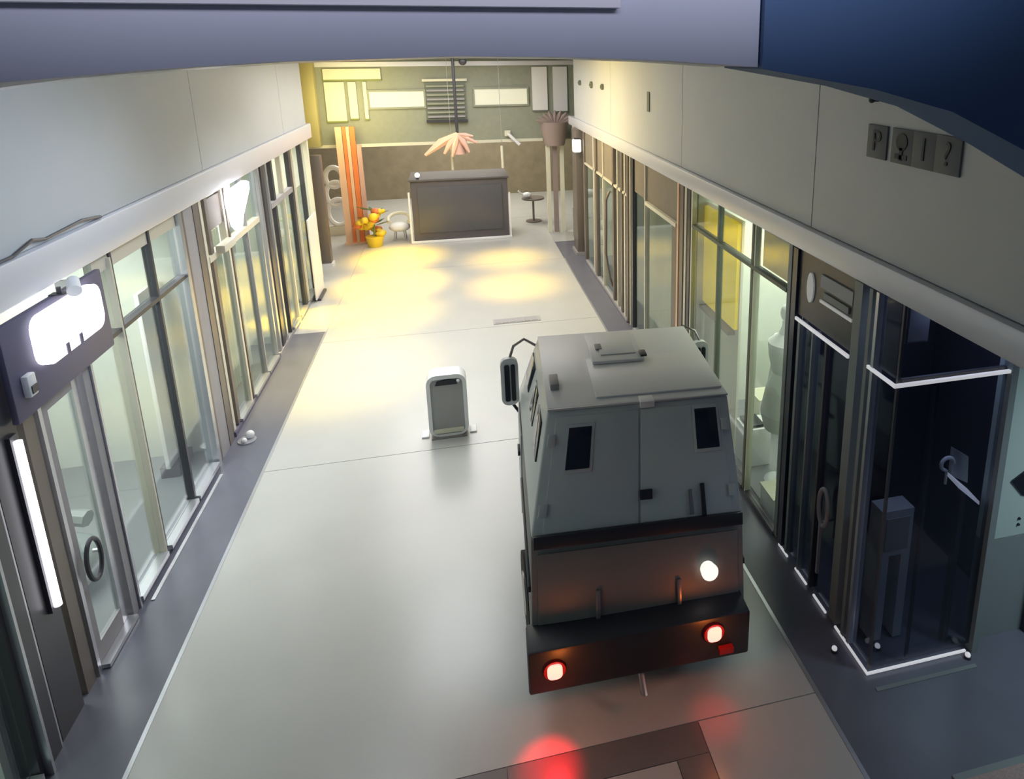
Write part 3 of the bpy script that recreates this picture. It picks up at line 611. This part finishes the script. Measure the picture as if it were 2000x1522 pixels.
# hanging tubes
for k, (x, lab) in enumerate(((-.1, 'white light stick hanging in front of the kiosk below the canopy'), (1.55, 'white light stick hanging at the right of the kiosk'))):
    t = thing('hanging_light_stick', lab, 'lamp', (x, 23.2, 2.4), 'light sticks above the kiosk')
    bm = bmesh.new(); bm_cyl(bm, (x, 23.2, 2.4), (x, 23.2, 3.15), .05); obj('stick', bm, M['cream'], t, True); bm = bmesh.new(); bm_cyl(bm, (x, 23.2, 3.15), (x, 23.2, 6.2), .008, seg=6); obj('wire', bm, M['alu'], t)
o = thing('diagonal_bracket', 'white slanted bar at right under the sage bulkhead edge', 'bracket', (2.0, 23.9, 3.1))
bm = bmesh.new(); bm_cyl(bm, (1.82, 23.98, 3.48), (2.22, 23.9, 3.08), .06); obj('bar', bm, M['white'], o); box('plate', (1.72, 1.92, 23.99, 24.03, 3.38, 3.58), M['cream'], o)

# orange double post, yellow flowers, chair, curly sign at far left
op = thing('orange_posts', 'orange and peach standing posts at the left of far hall', 'post', (-3.3, 26, 0))
for x, wd, m_, h in ((-3.62, .20, 'peach', 3.9), (-3.45, .10, 'orange', 3.9), (-3.34, .10, 'peach', 3.9), (-3.20, .15, 'orange', 3.9), (-3.04, .14, 'pink', 3.3)):
    box('post', (x-wd/2, x+wd/2, 23.5, 23.62, .06, h), M[m_], op)
box('base', (-3.75, -2.94, 23.4, 23.75, 0, .06), M['peach'], op)
fp = thing('flower_arrangement', 'yellow flower arrangement in pot beside the orange posts', 'plant', (-2.9, 23.0, 0))
bm = bmesh.new(); bm_cyl(bm, (-2.75, 23.0, 0), (-2.75, 23.0, .34), .22, .30, 18); obj('pot', bm, M['yellowp'], fp, True)
bm = bmesh.new(); bm_cyl(bm, (-2.75, 23.0, .34), (-2.75, 23.0, .95), .04); obj('stem', bm, M['leaf'], fp)
for k in range(26):
    a = k*2.4; r = .12+.48*((k*7) % 5)/5; z = .42+.85*((k*3) % 8)/8
    bm = bmesh.new(); bm_ball(bm, (-2.75+r*math.cos(a), 23.0+r*.6*math.sin(a), z), .10+.03*(k % 3), 1, 1, .8, 10); obj('flower', bm, M['orange'] if k % 6 == 5 else M['yellowp'], fp, True)
for k in range(12):
    a = k*.9; z = .8+.05*k; d = Vector((math.cos(a), .6*math.sin(a), .25))
    bm = bmesh.new(); c0 = Vector((-2.75, 23.0, z-.1)); s_ = Vector((-d.y, d.x, 0))*.12
    v = [bm.verts.new(c0+q) for q in (Vector((0, 0, 0)), d*.28+s_, d*.55, d*.28-s_)]; bm.faces.new(v)
    bmesh.ops.solidify(bm, geom=bm.faces[:], thickness=.01); obj('leaf', bm, M['leaf'], fp)
wc = thing('white_chair', 'white rounded tub chair left of the dark kiosk', 'chair', (-2.1, 23.6, 0))
bm = bmesh.new(); bm_ball(bm, (-2.0, 23.7, .45), .36, 1, 1, .45, 18); obj('seat', bm, M['white'], wc, True)
bm = bmesh.new(); bm_tube(bm, [(-2.0+.36*math.cos(a), 23.7+.36*math.sin(a), .72+.14*math.sin(a)) for a in [-.5+k*.32 for k in range(14)]], .06); obj('backrest', bm, M['cream'], wc, True)
for a in range(4):
    bm = bmesh.new(); bm_cyl(bm, (-2.0+.25*math.cos(a*PI/2+.7), 23.7+.25*math.sin(a*PI/2+.7), 0), (-2.0+.2*math.cos(a*PI/2+.7), 23.7+.2*math.sin(a*PI/2+.7), .4), .02, seg=8); obj('leg', bm, M['alu'], wc)
cs = thing('curly_sign', 'white looping ring sculpture behind the brown far left column', 'sculpture', (-4.4, 25, 0))
for k, (z, r) in enumerate(((2.05, .34), (1.45, .42), (.8, .46))):
    bm = bmesh.new(); bm_tube(bm, [(-4.15+.10*k*.3+r*.8*math.cos(t*PI/12), 25.0, z+r*math.sin(t*PI/12)) for t in range(24)], .09, True); obj('ring', bm, M['white'], cs, True)
box('base', (-4.5, -3.8, 24.85, 25.15, 0, .3), M['cream'], cs)
# right side of hall: flared palm columns, table lamp
pm = thing('flared_column', 'mauve fronded capital over slim pale posts at right of far hall', 'column', (3.5, 23.4, 0))
for x, m_, wd in ((3.12, 'cream', .14), (3.36, 'mauve', .16), (3.60, 'cream', .14)):
    box('post', (x-wd/2, x+wd/2, 23.3, 23.42, 0, 3.3), M[m_], pm)
bm = bmesh.new(); bm_cyl(bm, (3.36, 23.3, 3.1), (3.36, 23.3, 3.9), .34, .5, 14); obj('capital', bm, M['mauve'], pm, True)
for k in range(9):
    a = -1.2+k*.3; bm = bmesh.new(); bm_tube(bm, [(3.36, 23.2, 3.7), (3.36+.45*math.sin(a), 23.1, 3.85+.25*math.cos(a)), (3.36+.7*math.sin(a), 23.05, 3.8+.5*math.cos(a))], [.06, .09, .02]); obj('frond', bm, M['mauve'], pm, True)
pp = thing('pale_pilaster', 'pale pilaster with dark foot between fronded column and right shops', 'column', (4.0, 22.6, 0))
box('shaft', (3.86, 4.06, 22.4, 22.6, 1.0, 3.9), M['cream'], pp); box('foot', (3.82, 4.1, 22.36, 22.64, 0, 1.0), M['grey'], pp)
tl = thing('side_table', 'round pedestal table with white lamp right of the kiosk', 'table', (2.9, 25.5, 0))
bm = bmesh.new(); bm_cyl(bm, (2.75, 25.2, .86), (2.75, 25.2, .92), .42, seg=24); obj('table_top', bm, M['bronze'], tl, True)
bm = bmesh.new(); bm_cyl(bm, (2.75, 25.2, .03), (2.75, 25.2, .86), .04); obj('stem', bm, M['bronze'], tl); bm = bmesh.new(); bm_cyl(bm, (2.75, 25.2, 0), (2.75, 25.2, .03), .3, seg=24); obj('foot', bm, M['bronze'], tl)
wv = thing('white_lamp', 'white teapot like lamp on the round table at right', 'lamp', (2.5, 25.2, .92))
bm = bmesh.new(); bm_ball(bm, (2.52, 25.1, 1.04), .14, 1.2, 1, .8); bm_tube(bm, [(2.4, 25.1, 1.05), (2.28, 25.1, 1.12), (2.2, 25.1, 1.22)], .035); obj('shade', bm, M['white'], wv, True); bm = bmesh.new(); bm_cyl(bm, (2.52, 25.1, .921), (2.52, 25.1, .95), .08); obj('foot', bm, M['alu'], wv)

# ------------------------------------------------------------------ bin
bi = thing('litter_bin', 'grey upright litter bin with white rounded rim on pale floor', 'bin', (-.38, 10.5, 0))
bm = bmesh.new(); bm_prism(bm, rrect(-.63, -.12, .06, 1.03, .09), 1, 10.36, 10.62); obj('body', bm, M['bin'], bi, True)
bm = bmesh.new(); o_ = rrect(-.69, -.06, .02, 1.10, .16); i_ = rrect(-.63, -.12, .06, 1.03, .09)
A_ = [[bm.verts.new((p[0], y, p[1])) for p in q] for y in (10.34, 10.64) for q in (o_, i_)]
n = len(o_)
for k in range(n):
    j = (k+1) % n
    bm.faces.new((A_[0][k], A_[0][j], A_[1][j], A_[1][k])); bm.faces.new((A_[2][k], A_[2][j], A_[3][j], A_[3][k]))
    bm.faces.new((A_[0][k], A_[0][j], A_[2][j], A_[2][k])); bm.faces.new((A_[1][k], A_[1][j], A_[3][j], A_[3][k]))
obj('rim', bm, M['white'], bi, True)
bm = bmesh.new(); bm_prism(bm, [(-.55, .93), (-.52, .99), (-.40, 1.02), (-.32, 1.02), (-.22, .99), (-.20, .93)], 1, 10.33, 10.359); obj('slot', bm, M['trim'], bi)
bm = bmesh.new(); bm_ball(bm, (-.185, 10.33, .99), .028); obj('lock', bm, M['white'], bi, True)
box('foot_plate', (-.66, -.10, 10.29, 10.68, .001, .02), M['steel'], bi); box('kick_strip', (-.62, -.14, 10.335, 10.359, .08, .15), M['cream'], bi)
box('side_foot', (-.82, -.70, 10.38, 10.6, .001, .03), M['white'], bi, .01); box('side_foot', (-.05, .06, 10.38, 10.6, .001, .03), M['white'], bi, .01)

# ------------------------------------------------------------------ armoured truck
V = Vector
RL2, RR2, FL2, FR2 = V((.73, 6.11, 2.6)), V((2.59, 5.99, 2.6)), V((.86, 7.95, 2.6)), V((2.74, 7.81, 2.6))
RL1, RR1, FL1, FR1 = V((.46, 5.53, 1.62)), V((2.54, 5.47, 1.62)), V((.62, 8.35, 1.7)), V((2.84, 8.2, 1.7))
RL0, RR0, FL0, FR0 = V((.40, 5.22, .60)), V((2.47, 5.13, .60)), V((.60, 8.35, .60)), V((2.82, 8.2, .60))
def coplanar(a, b, c, d):          # slide d along y into the plane a, b, c
    n_ = (b-a).cross(c-a); d.y = a.y-(n_.x*(d.x-a.x)+n_.z*(d.z-a.z))/n_.y
coplanar(RL2, RR2, RL1, RR1); coplanar(RL1, RR1, RL0, RR0)
tr = thing('armoured_truck', 'grey armoured truck seen from behind with glowing red tail lamps', 'truck', (1.65, 7.4, 0))
bm = bmesh.new(); bm_hull(bm, [RL2, RR2, FL2, FR2, RL1, RR1, FL1, FR1], .02); obj('upper_body', bm, M['truck'], tr, True)
bm = bmesh.new(); bm_hull(bm, [p+V((0, 0, h)) for p in (RL2, RR2, FL2, FR2) for h in (.001, .022)], .006); obj('roof_skin', bm, M['white'], tr, True, 'white roof')
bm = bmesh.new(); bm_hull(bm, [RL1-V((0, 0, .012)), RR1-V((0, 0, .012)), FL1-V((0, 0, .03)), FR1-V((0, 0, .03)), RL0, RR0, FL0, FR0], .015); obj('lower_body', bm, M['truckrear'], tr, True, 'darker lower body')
# hood
bm = bmesh.new(); bm_hull(bm, [(.85, 8.32, 1.55), (2.62, 8.2, 1.55), (1.02, 10.0, 1.35), (2.6, 9.9, 1.35), (.8, 8.34, .62), (2.7, 8.2, .62), (1.0, 10.1, .62), (2.65, 10.0, .62)], .05); obj('hood', bm, M['truck'], tr, True)
bm = bmesh.new(); bm_hull(bm, [(1.1, 10.08, .7), (2.55, 9.98, .7), (1.1, 10.02, 1.25), (2.5, 9.92, 1.25), (1.1, 10.14, .7), (2.55, 10.04, .7), (1.1, 10.1, 1.25), (2.5, 10.0, 1.25)]); obj('grille', bm, M['trim'], tr)
for x in (1.12, 2.5):
    bm = bmesh.new(); bm_cyl(bm, (x, 10.08-.05*(x > 2), .95), (x, 10.2-.05*(x > 2), .95), .11, seg=20); obj('headlamp', bm, M['bulb'], tr, True)
def Q(q, s, t, off=0.):
    a, b, c, d = q                          # top-left, top-right, bottom-left, bottom-right
    p = (a*(1-s)+b*s)*(1-t)+(c*(1-s)+d*s)*t
    n = ((b-a).cross(c-a)).normalized()
    if n.y > 0: n = -n
    return p+n*off
UP = (RL2, RR2, RL1, RR1); LO = (RL1, RR1, RL0, RR0)
def plate(name, q, s0, s1, t0, t1, o0, o1, m_, lab=None, parent=None, bev=.006, sk=0):
    bm = bmesh.new(); bm_hull(bm, [Q(q, s, t, o) for s in (s0, s1) for t in (t0, t1) for o in (o0, o1)], bev)
    return obj(name, bm, m_, parent or tr, True, lab)
# windshield and side windows
WS = (FR2, FL2, FR1, FL1)
bm = bmesh.new(); nn = ((FL2-FR2).cross(FR1-FR2)).normalized(); nn = nn if nn.y > 0 else -nn
def WQ(s, t, off): return (FR2*(1-s)+FL2*s)*(1-t)+(FR1*(1-s)+FL1*s)*t+nn*off
for s0, s1 in ((.06, .47), (.53, .94)):
    bm = bmesh.new(); bm_hull(bm, [WQ(s, t, o) for s in (s0, s1) for t in (.12, .85) for o in (0, .02)]); obj('windscreen', bm, M['twin'], tr)
def SQ(q, s, t, off):
    a, b, c, d = q; p = (a*(1-s)+b*s)*(1-t)+(c*(1-s)+d*s)*t; n_ = ((b-a).cross(c-a)).normalized()
    if (n_.x > 0) != (a.x > 1.6): n_ = -n_
    return p+n_*off
LS = (RL2, FL2, RL1, FL1); RS = (RR2, FR2, RR1, FR1)
for q in (LS, RS):
    for s0, s1 in ((.12, .30), (.40, .58), (.72, .95)):
        bm = bmesh.new(); bm_hull(bm, [SQ(q, s, t, o) for s in (s0, s1) for t in (.2, .55) for o in (.001, .02)], .004); obj('side_window', bm, M['twin'], tr, True)
# side doors, steps
for q, x in (((RL1, FL1, RL0, FL0), 0), ((RR1, FR1, RR0, FR0), 1)):
    bm = bmesh.new(); bm_hull(bm, [SQ(q, s, t, o) for s in (.64, .92) for t in (.03, .95) for o in (.001, .02)], .006); d_ = obj('side_door', bm, M['truck'], tr, True)
    bm = bmesh.new(); bm_hull(bm, [SQ(q, s, t, o) for s in (.66, .72) for t in (.25, .30) for o in (.021, .05)], .004); obj('door_handle', bm, M['trim'], d_, True)
    bm = bmesh.new(); bm_hull(bm, [SQ(q, s, t, o) for s in (.02, .6) for t in (.45, .5) for o in (.001, .03)], .006); obj('rub_rail', bm, M['trim'], tr, True)
# rear face
dl = plate('rear_door', UP, .05, .495, .06, .98, .001, .018, M['truck']); dr_ = plate('rear_door', UP, .505, .95, .06, .98, .001, .018, M['truck'])
for (d, s0, s1, t0, t1) in ((dl, .125, .245, .16, .50), (dr_, .80, .92, .10, .44)):
    plate('window_frame', UP, s0-.015, s1+.015, t0-.03, t1+.03, .0185, .028, M['truck'], parent=d)
    plate('window_glass', UP, s0, s1, t0, t1, .0285, .036, M['twin'], parent=d)
plate('door_latch', UP, .50, .56, .72, .80, .0185, .06, M['trim'], parent=dl); plate('door_latch', UP, .74, .76, .76, .96, .0185, .05, M['steel'], parent=dr_); plate('door_latch', UP, .80, .82, .72, .98, .0185, .05, M['trim'], parent=dr_)
plate('hinge', UP, .02, .06, .2, .3, .0185, .04, M['truck'], parent=dl); plate('hinge', UP, .02, .06, .75, .85, .0185, .04, M['truck'], parent=dl)
plate('hinge', UP, .94, .98, .2, .3, .0185, .04, M['truck'], parent=dr_); plate('hinge', UP, .94, .98, .75, .85, .0185, .04, M['truck'], parent=dr_)
plate('seam_rail', LO, .01, .99, -.03, .08, .02, .07, M['trim'], 'dark horizontal rail')
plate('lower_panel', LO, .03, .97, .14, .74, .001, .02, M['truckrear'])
for s in (.30, .68): plate('step_upright', LO, s-.010, s+.010, .50, .86, .021, .05, M['steel'], 'thin steel upright')
p = Q(LO, .82, .45, .02); q_ = Q(LO, .82, .45, .10)
bm = bmesh.new(); bm_cyl(bm, p, q_, .075, .085, 20); wl_ = obj('work_lamp', bm, M['bulb'], tr, True, 'round white lit lamp')
# bumper
bm = bmesh.new(); bm_hull(bm, [(.34, 4.99, .40), (2.44, 4.91, .44), (.34, 4.99, .86), (2.44, 4.91, .92), (.36, 5.34, .40), (2.46, 5.28, .44), (.36, 5.34, .86), (2.46, 5.28, .92)], .025)
bmp = obj('rear_bumper', bm, M['trim'], tr, True)
for k, c in enumerate(((.575, 4.965, .665), (2.07, 4.905, .77))):
    bm = bmesh.new(); bm_cyl(bm, (c[0], c[1]+.03, c[2]), (c[0], c[1]-.015, c[2]), .10, seg=24); th = obj('tail_lamp', bm, M['tailrim'], tr, True, 'round red tail lamp lit')
    bm = bmesh.new(); bm_prism(bm, rrect(c[0]-.068, c[0]+.068, c[2]-.078, c[2]+.078, .05), 1, c[1]-.03, c[1]-.016); obj('lens', bm, M['tail'], th, True)
    spot('brake_glow', (c[0], c[1]-.08, c[2]), ((.46, 4.62, 0), (2.05, 4.72, 0))[k], (60, 7)[k], (1, .01, .02), (.95, .8)[k], 1, .05)
    point('brake_glow_near', (c[0], c[1]-.22, c[2]+.08), (4.5, 4.5)[k], (1, .22, .03), .06)
bm = bmesh.new(); bm_hull(bm, [(2.12, 4.86, .54), (2.26, 4.86, .54), (2.12, 4.86, .60), (2.26, 4.86, .60), (2.12, 4.91, .54), (2.26, 4.91, .60), (2.26, 4.91, .54), (2.12, 4.91, .60)]); obj('reflector', bm, M['tailrim'], tr)
# tow hook and chassis
bm = bmesh.new(); bm_tube(bm, [(1.4, 5.05, .39), (1.4, 4.98, .30), (1.4, 4.90, .24), (1.4, 4.96, .20)], .03); obj('tow_hook', bm, M['steel'], tr, True)
bm = bmesh.new(); bm_box(bm, .95, 1.25, 5.3, 9.8, .38, .595); bm_box(bm, 1.95, 2.25, 5.3, 9.8, .38, .595); bm_cyl(bm, (.6, 6.2, .42), (2.5, 6.15, .42), .06); bm_cyl(bm, (.8, 9.1, .42), (2.7, 9.0, .42), .06); obj('chassis', bm, M['trim'], tr)
for (x, y) in ((.56, 6.22), (2.50, 6.12), (.85, 9.15), (2.72, 9.05)):
    bm = bmesh.new(); bm_cyl(bm, (x-.13, y, .42), (x+.13, y, .42), .42, seg=32); wh = obj('wheel', bm, M['rubber'], tr, True)
    bm = bmesh.new(); bm_cyl(bm, (x-.14, y, .42), (x+.14, y, .42), .22, seg=20); obj('hub', bm, M['steel'], wh, True)
# roof details
def RQ(s, t, h): return (RL2*(1-s)+RR2*s)*(1-t)+(FL2*(1-s)+FR2*s)*t+V((0, 0, h))
def rplate(name, s0, s1, t0, t1, h0, h1, m_, parent=None, bev=.008, lab=None):
    bm = bmesh.new(); bm_hull(bm, [RQ(s, t, h) for s in (s0, s1) for t in (t0, t1) for h in (h0, h1)], bev); return obj(name, bm, m_, parent or tr, True, lab)
rplate('roof_plate', .27, .985, .06, .56, .0225, .045, M['white'])
h_ = rplate('roof_hatch', .30, .62, .46, .90, .0455, .085, M['white'], bev=.015, lab='square roof hatch')
rplate('hatch_handle', .34, .38, .62, .70, (.086), .11, M['grey'], h_); rplate('hatch_hinge', .60, .64, .48, .56, (.086), .11, M['dark'], h_); rplate('hatch_lid', .36, .58, .54, .84, .0855, .10, M['white'], h_)
rplate('roof_vent', .03, .08, .20, .34, .0225, .09, M['grey'], bev=.01)
rplate('roof_bracket', .50, .58, -.03, .05, -.04, .03, M['white'], bev=.01)
rplate('drip_rail', 0, 1, -.012, .0, .0, .02, M['truck'], bev=.004)
# left mirror
def mirror(x, y, s):
    f = []
    for k in range(28):
        a = k*2*PI/28; f.append((x+.10*math.cos(a)*(1 if abs(math.cos(a)) > .5 else 1), y, 1.98+.36*math.sin(a)))
    bm = bmesh.new(); bm_prism(bm, rrect(x-.12, x+.10, 1.72, 2.36, .09), 1, y, y+.07); o = obj('mirror', bm, M['white'], tr, True, 'white cased wing mirror')
    bm = bmesh.new(); bm_prism(bm, rrect(x-.075, x-.010, 1.78, 2.28, .025), 1, y-.015, y-.001); obj('mirror_glass', bm, M['twin'], o)
    bm = bmesh.new(); bm_prism(bm, rrect(x+.006, x+.06, 1.78, 2.28, .025), 1, y-.015, y-.001); obj('mirror_glass', bm, M['trim'], o)
    bm = bmesh.new(); bm_tube(bm, [(x, y+.05, 2.34), (x+s*.06, y+.1, 2.48), (x+s*.2, y+.15, 2.54), (x+s*.34, y+.1, 2.46)], .018); obj('mirror_arm', bm, M['steel'], o, True)
    bm = bmesh.new(); bm_tube(bm, [(x, y+.05, 1.74), (x+s*.08, y+.02, 1.62), (x+s*.18, y-.02, 1.5)], .02); obj('mirror_arm', bm, M['trim'], o, True)
mirror(.50, 7.95, 1); mirror(3.0, 7.85, -1)
